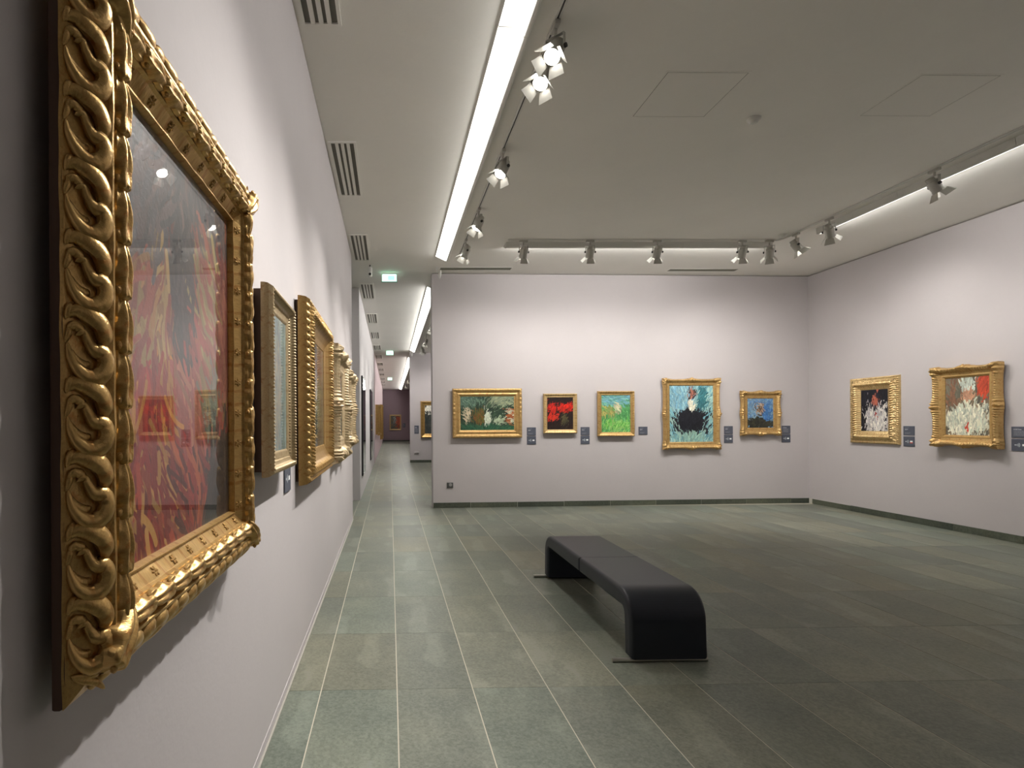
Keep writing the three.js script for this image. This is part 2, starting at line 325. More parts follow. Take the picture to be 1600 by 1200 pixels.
// ---------------------------------------------------------------- ceiling details
function vent(label, x0, x1, z0, z1, bars, along, group, f = .022, fh = .012, inner = M.slotShadeAndJoint) {
  const t = thing('ceiling_vent', label, 'vent', [(x0 + x1) / 2, YC, (z0 + z1) / 2], 0, group);
  const w = (x1 - x0) / 2, l = (z1 - z0) / 2;
  mesh('slot_shade', box(-w + f, w - f, -.0015, 0, -l + f, l - f), inner, t);  // dark sheet: shade of the slot depth put into colour, no real recess
  mesh('vent_frame', merge([box(-w, -w + f, -fh, 0, -l, l), box(w - f, w, -fh, 0, -l, l), box(-w + f, w - f, -fh, 0, -l, -l + f), box(-w + f, w - f, -fh, 0, l - f, l)]), M.ceiling, t);
  const W = along === 'z' ? w : l;
  for (let k = 1; k < bars; k++) { const p = -W + f + (2 * W - 2 * f) * k / bars, h = (2 * W - 2 * f) / bars * .28; mesh('slat', along === 'z' ? box(p - h, p + h, -.011, -.001, -l + f, l - f) : box(-w + f, w - f, -.011, -.001, p - h, p + h), M.ceiling, t); }
  return t;
}
{
  const GV = 'slotted vents along the left edge of the ceiling';
  const zs = [-2.29, -4.88, -7.29, -9.88, -12.6, -15.15, -17.7, -20.3, -22.9, -25.4, -28.0, -30.6, -33.2, -35.8];
  const names = ['nearest slotted ceiling vent above the big gilt frame', 'second slotted ceiling vent from the viewer, above the lilac wall', 'third slotted ceiling vent, before the first exit sign', 'fourth slotted ceiling vent, just past the first exit sign', 'fifth slotted ceiling vent along the corridor', 'sixth slotted ceiling vent along the corridor', 'seventh slotted ceiling vent, before the second exit sign'];
  const far = ['first', 'second', 'third', 'fourth', 'fifth', 'sixth', 'last'].map(k => k + ' tiny distant ceiling vent past the second exit sign');
  zs.forEach((z, i) => vent(names[i] || far[i - 7], -.53, -.285, z - 1.165, z, 4, 'z', GV));
  vent('linear ceiling grille above the landscape painting', .81, 1.97, -9.01, -8.85, 1, 'x', 'linear grilles before the end wall', .009, .004, M.grille);
  vent('linear ceiling grille above the tall figure painting', 4.555, 5.70, -9.09, -8.94, 1, 'x', 'linear grilles before the end wall', .009, .004, M.grille);
}
function hatch(label, x0, x1, z0, z1) {
  const t = thing('access_hatch', label, 'hatch', [(x0 + x1) / 2, YC, (z0 + z1) / 2], 0, 'access hatches in the ceiling'); const w = (x1 - x0) / 2, l = (z1 - z0) / 2, e = .005;
  mesh('hatch_panel', box(-w + .007, w - .007, -.0022, 0, -l + .007, l - .007), M.ceiling, t);
  mesh('hatch_frame', merge([box(-w - .01, -w + .002, -.0022, 0, -l - .01, l + .01), box(w - .002, w + .01, -.0022, 0, -l - .01, l + .01), box(-w, w, -.0022, 0, -l - .01, -l + .002), box(-w, w, -.0022, 0, l - .002, l + .01)]), M.ceiling, t);
  mesh('hatch_joint', merge([box(-w + .002, -w + .007, -.0004, 0, -l, l), box(w - .007, w - .002, -.0004, 0, -l, l), box(-w, w, -.0004, 0, -l + .002, -l + .007), box(-w, w, -.0004, 0, l - .007, l - .002)]), M.slotShadeAndJoint, t);
}
hatch('square access hatch in ceiling left of the small detector', 1.975, 2.56, -4.47, -3.893);
hatch('square access hatch in ceiling nearer the right track', 3.82, 4.40, -4.44, -3.905);
function detector(label, x, z) {
  const t = thing('smoke_detector', label, 'detector', [x, YC, z]);
  const g = new THREE.LatheGeometry([[.001, -.04], [.022, -.04], [.03, -.034], [.034, -.02], [.05, -.016], [.052, 0]].map(p => new THREE.Vector2(...p)), 28); mesh('detector_body', g, M.white, t);
  const r = cyl(.027, .031, .008, 24); r.translate(0, -.025, 0); mesh('sensor_ring', r, M.lampGrey, t);
}
detector('round smoke detector in the middle of the ceiling', 2.985, -4.488);
detector('round smoke detector near the corner of the two tracks', 5.24, -7.30);
function exitSign(label, z, k) {
  const t = thing('exit_sign', label, 'sign', [0, YC, z]);
  mesh('mount', box(-.11, .11, -.022, 0, -.03, .03), M.white, t);
  const body = new RoundedBoxGeometry(.24, .12, .04, 2, .006); body.translate(0, -.083, 0); mesh('lit_panel', body, M.exitGlow, t);
  mesh('bottom_lip', box(-.135, .135, -.150, -.143, -.034, .034), M.exitLip, t);
  mesh('pictogram', box(-.02, .085, -.118, -.05, .0202, .0212), new THREE.MeshStandardMaterial({ color: lin(.3, .7, .5), roughness: .5, emissive: lin(.42, .95, .70), emissiveIntensity: .9 }), t);
  const l = new THREE.RectAreaLight(lin(.45, 1, .6), 1.6 * k, .24, .05); l.position.set(0, YC - .035, z + .024); l.rotation.x = -Math.PI * .98; l.name = 'exit_light';
  l.quaternion.setFromRotationMatrix(new THREE.Matrix4().lookAt(V(0, 0, 0), V(0, .5, 1), V(0, 1, 0))); scene.add(l);
}
exitSign('nearest glowing green exit sign hanging above the corridor', -9.2, 1);
exitSign('second glowing green exit sign farther down the corridor', -19.13, 1);
exitSign('farthest tiny green exit sign down the corridor', -30.6, 1);
{
  const t = thing('security_camera', 'small white camera hanging from ceiling left of the exit sign', 'camera', [-.30, YC, -8.72]);
  const b = cyl(.012, .012, .05, 12); b.translate(0, -.025, 0); mesh('bracket', b, M.socket, t);
  const body = new THREE.CapsuleGeometry(.036, .1, 6, 16); body.translate(0, -.11, 0); mesh('camera_body', body, M.white, t);
  const le = cyl(.02, .02, .02, 16); le.rotateX(Math.PI / 2); le.translate(0, -.15, .03); mesh('camera_lens', le, M.black, t);
}
for (const [z, lab, dx] of [[-8.86, 'white tilted motion sensor at the end wall corner', .03], [-19.3, 'white tilted sensor at the second partition corner', .0]]) {
  const t = thing('motion_sensor', lab, 'sensor', [.775 + dx, YC, z]);
  mesh('bracket', merge([box(-.06, .0, -.01, 0, -.02, .02), box(-.055, -.04, -.075, 0, -.012, .012)]), M.white, t);
  const b = new THREE.SphereGeometry(.06, 20, 14); b.scale(.42, 1.15, .55); b.rotateX(.3); b.rotateZ(-.12); b.translate(.0, -.115, .02); mesh('sensor_head', b, M.white, t);
}

// ---------------------------------------------------------------- canvases: plain brushwork in the colours of each picture
function brushwork(w, h, ground, patches, strokes, len, wid, dirFn, s, tone = lin(1, 1, 1)) {
  seed = s; const c = document.createElement('canvas'); c.width = w; c.height = h; const x = c.getContext('2d');
  const css = (a, k = 1) => `rgb(${Math.round(a[0] * k)},${Math.round(a[1] * k)},${Math.round(a[2] * k)})`;
  x.fillStyle = css(ground[0]); x.fillRect(0, 0, w, h); x.lineCap = 'round';
  const stroke = (px, py, col, L, W, ang, bend) => {
    x.strokeStyle = col; x.lineWidth = W; x.beginPath(); const dx = Math.cos(ang) * L / 2, dy = Math.sin(ang) * L / 2;
    x.moveTo(px - dx, py - dy); x.quadraticCurveTo(px - dy * bend, py + dx * bend, px + dx, py + dy); x.stroke();
  };
  for (let i = 0; i < strokes; i++) {
    const big = i < strokes * .3 ? 2.4 : i < strokes * .6 ? 1.2 : .7;
    const u = rnd(), v = rnd(); let best = null, bw = .35 * rnd();
    for (const p of patches) { const du = (u - p[0]) / p[2], dv = (v - p[1]) / p[3], g = Math.exp(-(du * du + dv * dv) * 1.3) * rr(.6, 1.15); if (g > bw) { bw = g; best = p; } }
    const pal = best ? best[4] : ground; const col = pal[Math.floor(rnd() * pal.length)];
    stroke(u * w, v * h, css(col, rr(.84, 1.12)), len * rr(.5, 1.5) * w * Math.sqrt(big), wid * rr(.5, 1.4) * w * big, dirFn(u, v) + rr(-.5, .5), rr(-.5, .5));
  }
  const t = new THREE.CanvasTexture(c); t.colorSpace = THREE.SRGBColorSpace;
  const impasto = x.getImageData(0, 0, w, h).data, d = new Uint8Array(w * h * 4);
  for (let i = 0; i < w * h; i++) { const m = (impasto[i * 4] + impasto[i * 4 + 1] + impasto[i * 4 + 2]) / 3 * .5 + 110 * nFine[(i % w % 512) + 512 * (Math.floor(i / w) % 512)] * .9; d[i * 4] = d[i * 4 + 1] = d[i * 4 + 2] = m; d[i * 4 + 3] = 255; }
  const b = new THREE.DataTexture(d, w, h); b.flipY = false; b.magFilter = THREE.LinearFilter; b.needsUpdate = true;
  return std(tone, .42, 0, { map: t, bumpMap: b, bumpScale: .0012 });
}
const up = () => Math.PI / 2, any = () => rnd() * 3.14, flat = () => 0.1, diag = () => 2.2;
const ART = {
  flame: () => brushwork(640, 800, [[132, 60, 52], [112, 52, 48], [148, 84, 60]], [
    [.5, .06, .6, .12, [[84, 74, 74], [98, 80, 78], [116, 86, 78], [74, 70, 72]]], [.15, .22, .2, .16, [[88, 78, 80], [100, 78, 76]]], [.2, .42, .2, .2, [[164, 112, 64], [150, 70, 54], [172, 134, 80]]], [.5, .36, .12, .26, [[62, 56, 58], [76, 64, 64], [56, 50, 54]]],
    [.72, .34, .2, .26, [[168, 88, 66], [156, 66, 58], [164, 140, 84]]], [.9, .4, .12, .3, [[128, 62, 58], [146, 84, 68]]], [.25, .64, .24, .14, [[176, 52, 38], [190, 122, 46], [150, 44, 38]]], [.55, .62, .16, .2, [[170, 78, 70], [158, 70, 64], [176, 106, 80]]], [.8, .6, .18, .16, [[142, 112, 66], [156, 60, 46], [110, 104, 88]]],
    [.2, .86, .3, .16, [[140, 28, 28], [168, 56, 34], [122, 28, 30], [182, 128, 64]]], [.55, .86, .2, .16, [[150, 40, 34], [176, 84, 48], [92, 34, 34]]], [.88, .88, .2, .2, [[46, 40, 40], [56, 44, 40], [40, 37, 40]]]], 1900, .15, .03, (u, v) => 1.57 + .7 * Math.sin(u * 5 + v * 3), 71, lin(.78, .86, .92)),
  teal: () => brushwork(256, 400, [[116, 140, 138], [96, 124, 126], [132, 150, 142]], [[.45, .5, .22, .5, [[146, 128, 96], [120, 132, 118], [88, 104, 108]]]], 900, .14, .03, up, 72),
  mixed: () => brushwork(320, 320, [[58, 66, 60], [46, 52, 50], [70, 74, 66]], [[.5, .55, .35, .25, [[120, 118, 92], [84, 104, 76], [150, 130, 96]]], [.6, .2, .3, .2, [[96, 96, 92], [120, 70, 56]]]], 900, .1, .03, any, 73),
  hill: () => brushwork(460, 280, [[44, 66, 52], [32, 48, 40], [62, 84, 62]], [[.15, .15, .25, .15, [[112, 138, 116], [80, 104, 92]]], [.8, .12, .25, .16, [[126, 140, 116], [150, 156, 124]]], [.12, .55, .06, .18, [[206, 190, 160]]], [.5, .62, .06, .22, [[206, 212, 190]]], [.72, .72, .1, .08, [[168, 182, 152]]], [.93, .6, .08, .25, [[164, 92, 52], [196, 200, 176]]], [.35, .6, .12, .2, [[124, 86, 44], [96, 92, 46]]], [.5, .95, .6, .1, [[38, 84, 62], [58, 100, 74]]]], 1500, .06, .014, (u) => u * 3 + .4, 74),
  red: () => brushwork(256, 310, [[34, 20, 18], [46, 26, 20], [26, 18, 18]], [[.2, .35, .16, .16, [[196, 38, 24], [160, 28, 20]]], [.7, .3, .28, .12, [[206, 40, 24], [172, 30, 20]]], [.25, .6, .2, .08, [[196, 48, 30]]], [.65, .7, .12, .16, [[70, 66, 46], [88, 80, 52]]]], 800, .12, .04, diag, 75),
  green: () => brushwork(280, 350, [[86, 156, 88], [110, 176, 108], [70, 140, 80]], [[.5, .12, .6, .16, [[108, 160, 176], [126, 180, 170], [92, 150, 140]]], [.55, .3, .12, .18, [[206, 200, 166], [186, 176, 140]]], [.2, .45, .3, .12, [[176, 160, 92], [120, 150, 84]]], [.5, .8, .5, .12, [[92, 176, 72], [140, 190, 104]]]], 900, .12, .03, (u, v) => 2.4 * v, 76),
  blue: () => brushwork(400, 512, [[138, 180, 178], [112, 164, 174], [160, 192, 182]], [[.25, .2, .3, .25, [[118, 166, 186], [146, 184, 190]]], [.76, .22, .1, .22, [[48, 104, 112], [64, 124, 130]]], [.5, .62, .36, .24, [[22, 24, 34], [30, 32, 42], [16, 18, 26]]], [.5, .38, .08, .14, [[226, 222, 200]]], [.49, .14, .12, .09, [[176, 112, 92], [60, 48, 46]]], [.5, .92, .24, .14, [[132, 172, 164], [150, 186, 170]]]], 1500, .09, .03, (u, v) => 1.2 + u, 77),
  sky: () => brushwork(256, 300, [[116, 150, 176], [132, 162, 178], [92, 130, 172]], [[.75, .5, .2, .35, [[58, 108, 168], [84, 130, 180]]], [.5, .85, .55, .2, [[44, 46, 38], [56, 56, 44], [36, 38, 36]]], [.48, .35, .16, .18, [[186, 160, 136], [104, 84, 70]]]], 700, .13, .045, any, 78),
  night: () => brushwork(256, 330, [[16, 18, 30], [22, 24, 38], [12, 14, 24]], [[.55, .72, .38, .3, [[206, 202, 196], [226, 220, 210], [176, 170, 172]]], [.55, .7, .12, .22, [[176, 40, 26], [150, 32, 24]]], [.55, .28, .1, .14, [[176, 96, 76]]]], 700, .12, .045, up, 79),
  cream: () => brushwork(330, 420, [[118, 104, 84], [134, 116, 92], [100, 96, 84]], [[.5, .72, .5, .26, [[214, 212, 188], [196, 202, 182], [226, 222, 200]]], [.5, .12, .2, .1, [[196, 204, 190]]], [.5, .3, .13, .12, [[200, 150, 120]]], [.9, .14, .16, .2, [[196, 74, 46], [176, 66, 44]]], [.5, .86, .08, .07, [[204, 66, 40]]], [.2, .25, .2, .2, [[132, 96, 74], [112, 108, 92]]]], 900, .12, .04, (u, v) => 1.3 + u * .6, 80),
  ochre: () => brushwork(200, 260, [[96, 92, 70], [70, 76, 70], [120, 96, 64]], [[.75, .4, .25, .4, [[170, 76, 40], [150, 60, 36]]], [.45, .4, .18, .3, [[60, 72, 76], [150, 150, 140]]]], 400, .16, .06, any, 81),
  dusk: () => brushwork(220, 280, [[54, 58, 56], [40, 46, 46], [70, 72, 66]], [[.5, .1, .6, .1, [[214, 210, 196]]], [.8, .5, .2, .3, [[206, 190, 170], [180, 130, 110]]]], 400, .16, .06, up, 82),
};

// ---------------------------------------------------------------- frames: a mitred moulding swept round, carved by displacement
function profileAt(P, u) { for (let i = 1; i < P.length; i++) if (u <= P[i][0] + 1e-9) { const t = (u - P[i - 1][0]) / Math.max(1e-6, P[i][0] - P[i - 1][0]); return lerp(P[i - 1][1], P[i][1], t); } return P[P.length - 1][1]; }
function rails(W, H, P, us, step, carve) {                               // bottom, right, top, left
  const out = [];
  for (let k = 0; k < 4; k++) {
    const L = k % 2 ? H : W, O = k % 2 ? W : H, n = Math.max(8, Math.ceil(L / step)), m = us.length, pos = [], uv = [], idx = [];
    for (let i = 0; i <= n; i++) for (let j = 0; j < m; j++) {
      let [u, h] = us[j]; if (h === undefined) h = profileAt(P, u);
      const a = -L / 2 + u + (L - 2 * u) * i / n, sA_ = a + L / 2;
      const [du, dh] = carve ? carve(u, sA_, L, k) : [0, 0];
      const mit = Math.min(1, Math.min(i, n - i) / 2);
      const b = -O / 2 + u + du; let A = a; if (du && mit < 1) A = a + (i < n / 2 ? 1 : -1) * du * (1 - mit);
      const [x, y] = k === 0 ? [A, b] : k === 1 ? [-b, A] : k === 2 ? [-A, -b] : [b, -A];
      pos.push(x, y, h + dh); uv.push(sA_ + k * .31, u + h);
    }
    for (let i = 0; i < n; i++) for (let j = 0; j < m - 1; j++) { const a = i * m + j, b = a + m; idx.push(a, b, b + 1, a, b + 1, a + 1); }
    const g = new THREE.BufferGeometry(); g.setAttribute('position', new THREE.Float32BufferAttribute(pos, 3)); g.setAttribute('uv', new THREE.Float32BufferAttribute(uv, 2)); g.setIndex(idx); g.computeVertexNormals(); out.push(g);
  }
  return out;
}
const bump = (x, c, w) => { const t = (x - c) / w; return Math.exp(-t * t); };
const hash = (n) => { const s = Math.sin(n * 127.1) * 43758.5453; return s - Math.floor(s); };
const STYLES = {
  // leafy torus at the edge, plain cove, small beads by the sight
  leaf: (r, d) => ({ P: [[0, .012], [.02 * r, d * .7], [.2 * r, d], [.42 * r, d * .78], [.5 * r, d * .62], [.78 * r, d * .45], [.85 * r, d * .52], [1 * r, d * .3]],
    carve: (u, s) => { const q = u / r, p = .042; return [0, d * .20 * bump(q, .2, .17) * (Math.abs(Math.sin(Math.PI * s / p)) - .6) + d * .1 * bump(q, .86, .07) * Math.sin(2 * Math.PI * s / .016)]; } }),
  plain: (r, d) => ({ P: [[0, .012], [.03 * r, d * .8], [.14 * r, d], [.34 * r, d * .92], [.44 * r, d * .6], [.62 * r, d * .58], [.7 * r, d * .7], [.8 * r, d * .66], [.86 * r, d * .42], [1 * r, d * .3]],
    carve: (u, s) => { const q = u / r; return [0, d * .07 * bump(q, .2, .12) * Math.sin(2 * Math.PI * s / .07 + 3 * hash(Math.floor(s / .07))) + d * .13 * bump(q, .9, .06) * Math.sin(2 * Math.PI * s / .024)]; } }),
  gadroon: (r, d) => ({ P: [[0, .012], [.02 * r, d * .55], [.16 * r, d], [.32 * r, d * .95], [.4 * r, d * .6], [.56 * r, d * .5], [.62 * r, d * .42], [.9 * r, d * .36], [1 * r, d * .25]],
    carve: (u, s) => { const q = u / r; return [0, d * .09 * bump(q, .27, .08) * Math.sin(2 * Math.PI * (s / .0145 + q * .6)) + d * .05 * bump(q, .58, .05) * Math.sin(2 * Math.PI * s / .0145)]; } }),
  beads: (r, d) => ({ P: [[0, .012], [.01 * r, d * .5], [.1 * r, d * .72], [.2 * r, d * .66], [.3 * r, d], [.46 * r, d * .96], [.6 * r, d * .62], [.8 * r, d * .4], [1 * r, d * .28]],
    carve: (u, s) => { const q = u / r; return [0, d * .3 * bump(q, .11, .055) * (Math.sqrt(Math.abs(Math.sin(Math.PI * s / .044))) - .55) + d * .13 * bump(q, .38, .13) * Math.sin(2 * Math.PI * s / .062 + 5 * Math.sin(q * 9)) * Math.cos(2 * Math.PI * s / .031 + q * 11)]; } }),
  rococo: (r, d) => ({ P: [[0, .012], [.03 * r, d * .6], [.16 * r, d], [.34 * r, d * .9], [.5 * r, d * .55], [.74 * r, d * .44], [.82 * r, d * .5], [1 * r, d * .28]],
    carve: (u, s, L) => {
      const q = u / r, e = Math.min(s, L - s), c = Math.abs(s - L / 2), orn = bump(e, .03, .075) + bump(c, 0, .085);
      const edge = Math.max(0, 1 - q / .38), ripple = Math.sin(2 * Math.PI * s / .038 + 2.2 * Math.sin(s * 31));
      return [-edge * (r * .16 * orn + r * .045 * orn * ripple), d * (.30 * orn * bump(q, .2, .22) * (1 + .6 * ripple) + .10 * bump(q, .3, .2) * Math.sin(2 * Math.PI * s / .021 + q * 14) * Math.sin(q * 21 + s * 90))];
    } }),
  heavy: (r, d) => ({ P: [[0, .012], [.01 * r, d * .45], [.12 * r, d * .6], [.16 * r, d * .5], [.24 * r, d * .55], [.42 * r, d * .8], [.52 * r, d], [.62 * r, d * .92], [.7 * r, d * .62], [.9 * r, d * .42], [1 * r, d * .26]],
    carve: (u, s) => { const q = u / r; return [0, d * .12 * bump(q, .1, .07) * Math.sin(2 * Math.PI * s / .03) + d * .2 * bump(q, .33, .13) * Math.sin(2 * Math.PI * s / .046 + 5 * Math.sin(q * 12)) * Math.sin(q * 40 + 3 * Math.sin(s * 70)) + d * .24 * bump(q, .55, .1) * Math.sin(2 * Math.PI * (s / .034 + q * 1.2)) + d * .06 * bump(q, .85, .1) * Math.sin(2 * Math.PI * s / .03)]; } }),
};
function framed(name, label, at, turn, W, H, r, d, style, gm, art, opt = {}) {
  const t = thing(name, label, 'painting', [at.x, at.y, at.z], turn, opt.group);
  const S = STYLES[style](r, d), us = []; const m = opt.m || 26;
  us.push([0, 0]); for (let j = 0; j <= m; j++) us.push([r * j / m]); us.push([r, d * .12]);
  const off = opt.off || 0;
  rails(W, H, S.P, us, opt.step || .008, S.carve).forEach((g, k) => { if (off) g.translate(0, 0, off); mesh('frame_rail', g, gm, t); });
  const cw = W - 2 * r + .004, ch = H - 2 * r + .004;
  const c = new THREE.BoxGeometry(cw, ch, .006); c.translate(0, 0, off + d * .2); mesh('canvas', c, ART[art](), t).userData.label = opt.canvas || 'brushwork canvas';
  if (off) mesh('backing_box', box(-W / 2 + .03, W / 2 - .03, -H / 2 + .02, H / 2 - .02, .0005, off + .004), M.wood, t);
  else mesh('backing_board', box(-W / 2 + .02, W / 2 - .02, -H / 2 + .02, H / 2 - .02, .0005, Math.min(.008, d * .15)), M.wood, t);
  if (opt.glass) { const g = new THREE.PlaneGeometry(cw, ch); g.translate(0, 0, off + d * .27); mesh('glazing', g, M.glass, t); }
  if (opt.corners) {                                                      // carved corner and centre leaves standing proud of the moulding
    const leafG = opt.leafG;
    for (const [sx, sy] of [[1, 1], [1, -1], [-1, 1], [-1, -1]]) { const o = mesh('corner_ornament', leafG, gm, t); o.position.set(sx * (W / 2 - r * .26), sy * (H / 2 - r * .26), off + d * .92); o.rotation.z = Math.atan2(sy, sx); o.scale.setScalar(opt.corners); }
    for (const [x, y, a] of [[0, 1, Math.PI / 2], [0, -1, -Math.PI / 2], [1, 0, 0], [-1, 0, Math.PI]]) { const o = mesh('centre_ornament', leafG, gm, t); o.position.set(x * (W / 2 - r * .18), y * (H / 2 - r * .18), off + d * .9); o.rotation.z = a; o.scale.setScalar(opt.corners * .9); }
  }
  return t;
}
// a shell-like acanthus ornament, 0.1 m across, lying in the x-y plane and pointing to +x
const shellG = (() => {
  const pos = [], uv = [], idx = [], n = 26, m = 12;
  for (let i = 0; i <= n; i++) for (let j = 0; j <= m; j++) {
    const a = (i / n - .5) * 2.5 * 1.25, q = j / m, lobes = 1 + .13 * Math.cos(a * 6) * q, R = .052 * q * lobes * (1 - .18 * Math.abs(a) / 1.5);
    pos.push(R * Math.cos(a) - .012, R * Math.sin(a), .014 * Math.sin(Math.PI * Math.min(1, q * 1.02) * .9 + .25) + .0035 * Math.cos(a * 6) * q - .012 * (q > .97 ? 1 : 0)); uv.push(R * Math.cos(a), R * Math.sin(a));
  }
  for (let i = 0; i < n; i++) for (let j = 0; j < m; j++) { const a = i * (m + 1) + j, b = a + m + 1; idx.push(a, a + 1, b + 1, a, b + 1, b); }
  const g = new THREE.BufferGeometry(); g.setAttribute('position', new THREE.Float32BufferAttribute(pos, 3)); g.setAttribute('uv', new THREE.Float32BufferAttribute(uv, 2)); g.setIndex(idx); g.computeVertexNormals(); return g;
})();

// --- end wall
function onBack(u0, u1, y0, y1) { return [back((u0 + u1) / 2, (y0 + y1) / 2, .001), BA, u1 - u0, y1 - y0]; }
{
  const rowB = 'framed paintings on the end wall';
  framed('framed_painting', 'wide gilt framed dark green landscape, leftmost on end wall', ...onBack(.322, 1.480, 1.154, 1.973), .132, .052, 'plain', G.warm, 'hill', { group: rowB, off: .028, canvas: 'dark green brushwork canvas' });
  framed('framed_painting', 'small gilt framed painting with red strokes on black', ...onBack(1.842, 2.411, 1.221, 1.884), .066, .042, 'leaf', G.pale, 'red', { group: rowB, off: .028, canvas: 'black canvas with red strokes' });
  framed('framed_painting', 'gilt framed bright green landscape painting on end wall', ...onBack(2.759, 3.388, 1.166, 1.923), .07, .045, 'leaf', G.warm, 'green', { group: rowB, off: .028, canvas: 'bright green brushwork canvas' });
  framed('framed_painting', 'tallest ornate gilt frame on end wall, dark shape on pale blue', ...onBack(3.885, 4.86, .95, 2.12), .112, .052, 'rococo', G.warm, 'blue', { group: rowB, off: .028, corners: 1.2, leafG: shellG, canvas: 'pale blue canvas with dark mass' });
  framed('framed_painting', 'small ornate gilt framed blue painting nearest the room corner', ...onBack(5.235, 5.918, 1.175, 1.905), .118, .05, 'rococo', G.warm, 'sky', { group: rowB, off: .028, corners: 1.05, leafG: shellG, canvas: 'blue canvas with dark lower band' });
}
// --- right wall
const onRight = (z0, z1, y0, y1) => [V(XR - .001, (y0 + y1) / 2, (z0 + z1) / 2), -Math.PI / 2, z1 - z0, y1 - y0];
framed('framed_painting', 'heavy broad gilt frame around a dark canvas with red and white', ...onRight(-8.49, -7.66, 1.064, 2.048), .187, .07, 'heavy', G.pale, 'night', { group: 'framed paintings on the right wall', canvas: 'near black canvas with red and white' });
framed('framed_painting', 'gilt frame with scrolled corners around a cream canvas, right wall', ...onRight(-7.12, -6.33, 1.085, 2.07), .135, .085, 'rococo', G.warm, 'cream', { group: 'framed paintings on the right wall', corners: 1.3, leafG: shellG, off: .03, canvas: 'cream canvas with red corner' });
// --- left wall, beyond the big one
const onLeft = (zn, zf, y0, y1) => [V(XL + .001, (y0 + y1) / 2, (zn + zf) / 2), Math.PI / 2, zn - zf, y1 - y0];
framed('framed_painting', 'narrow teal painting in gadrooned frame on deep brown box', ...onLeft(-2.25, -2.81, 1.2, 1.99), .098, .05, 'gadroon', G.antique, 'teal', { group: 'framed paintings on the left wall', off: .036, step: .0028, m: 34, glass: 1, canvas: 'teal brushwork canvas' });
framed('framed_painting', 'third frame on left wall with beaded gilt edge and glass', ...onLeft(-3.25, -4.5, 1.055, 2.165), .2, .085, 'beads', G.rich, 'mixed', { group: 'framed paintings on the left wall', off: .02, step: .005, m: 34, glass: 1, canvas: 'dark mixed brushwork canvas' });
framed('framed_painting', 'fourth pale gilt frame on left wall with crested corners', ...onLeft(-5.18, -6.33, 1.07, 2.13), .21, .09, 'rococo', G.cream, 'mixed', { group: 'framed paintings on the left wall', corners: 1.6, leafG: shellG, step: .006 });
framed('framed_painting', 'fifth pale gilt frame, last on left wall before passage', ...onLeft(-6.6, -7.6, 1.15, 2.03), .19, .09, 'rococo', G.cream, 'mixed', { group: 'framed paintings on the left wall', corners: 1.5, leafG: shellG, step: .007 });
// --- far ones
framed('framed_painting', 'gilt frame of the pinkish far wall, nearest of the three', ...onLeft(-21.0, -22.6, .96, 2.1), .16, .12, 'leaf', G.rich, 'ochre', { group: 'distant frames on the pink wall', step: .03, m: 10 });
framed('framed_painting', 'middle gilt frame of the pinkish far wall', ...onLeft(-24.2, -26.2, .85, 2.2), .16, .14, 'leaf', G.rich, 'ochre', { group: 'distant frames on the pink wall', step: .03, m: 10 });
framed('framed_painting', 'farthest tall gilt frame of the pinkish wall', ...onLeft(-30, -32.4, .5, 2.4), .2, .16, 'leaf', G.rich, 'ochre', { group: 'distant frames on the pink wall', step: .03, m: 10 });
framed('framed_painting', 'gilt framed painting half hidden by the end wall edge', V(1.56, 1.515, -19.649), 0, .97, 1.3, .15, .08, 'leaf', G.rich, 'dusk', { step: .02, m: 12 });
framed('framed_painting', 'tiny framed painting on the distant purple wall', V(.394, 1.42, ZFAR + .001), 0, .88, 1.17, .09, .06, 'plain', G.pale, 'ochre', { step: .03, m: 10 });

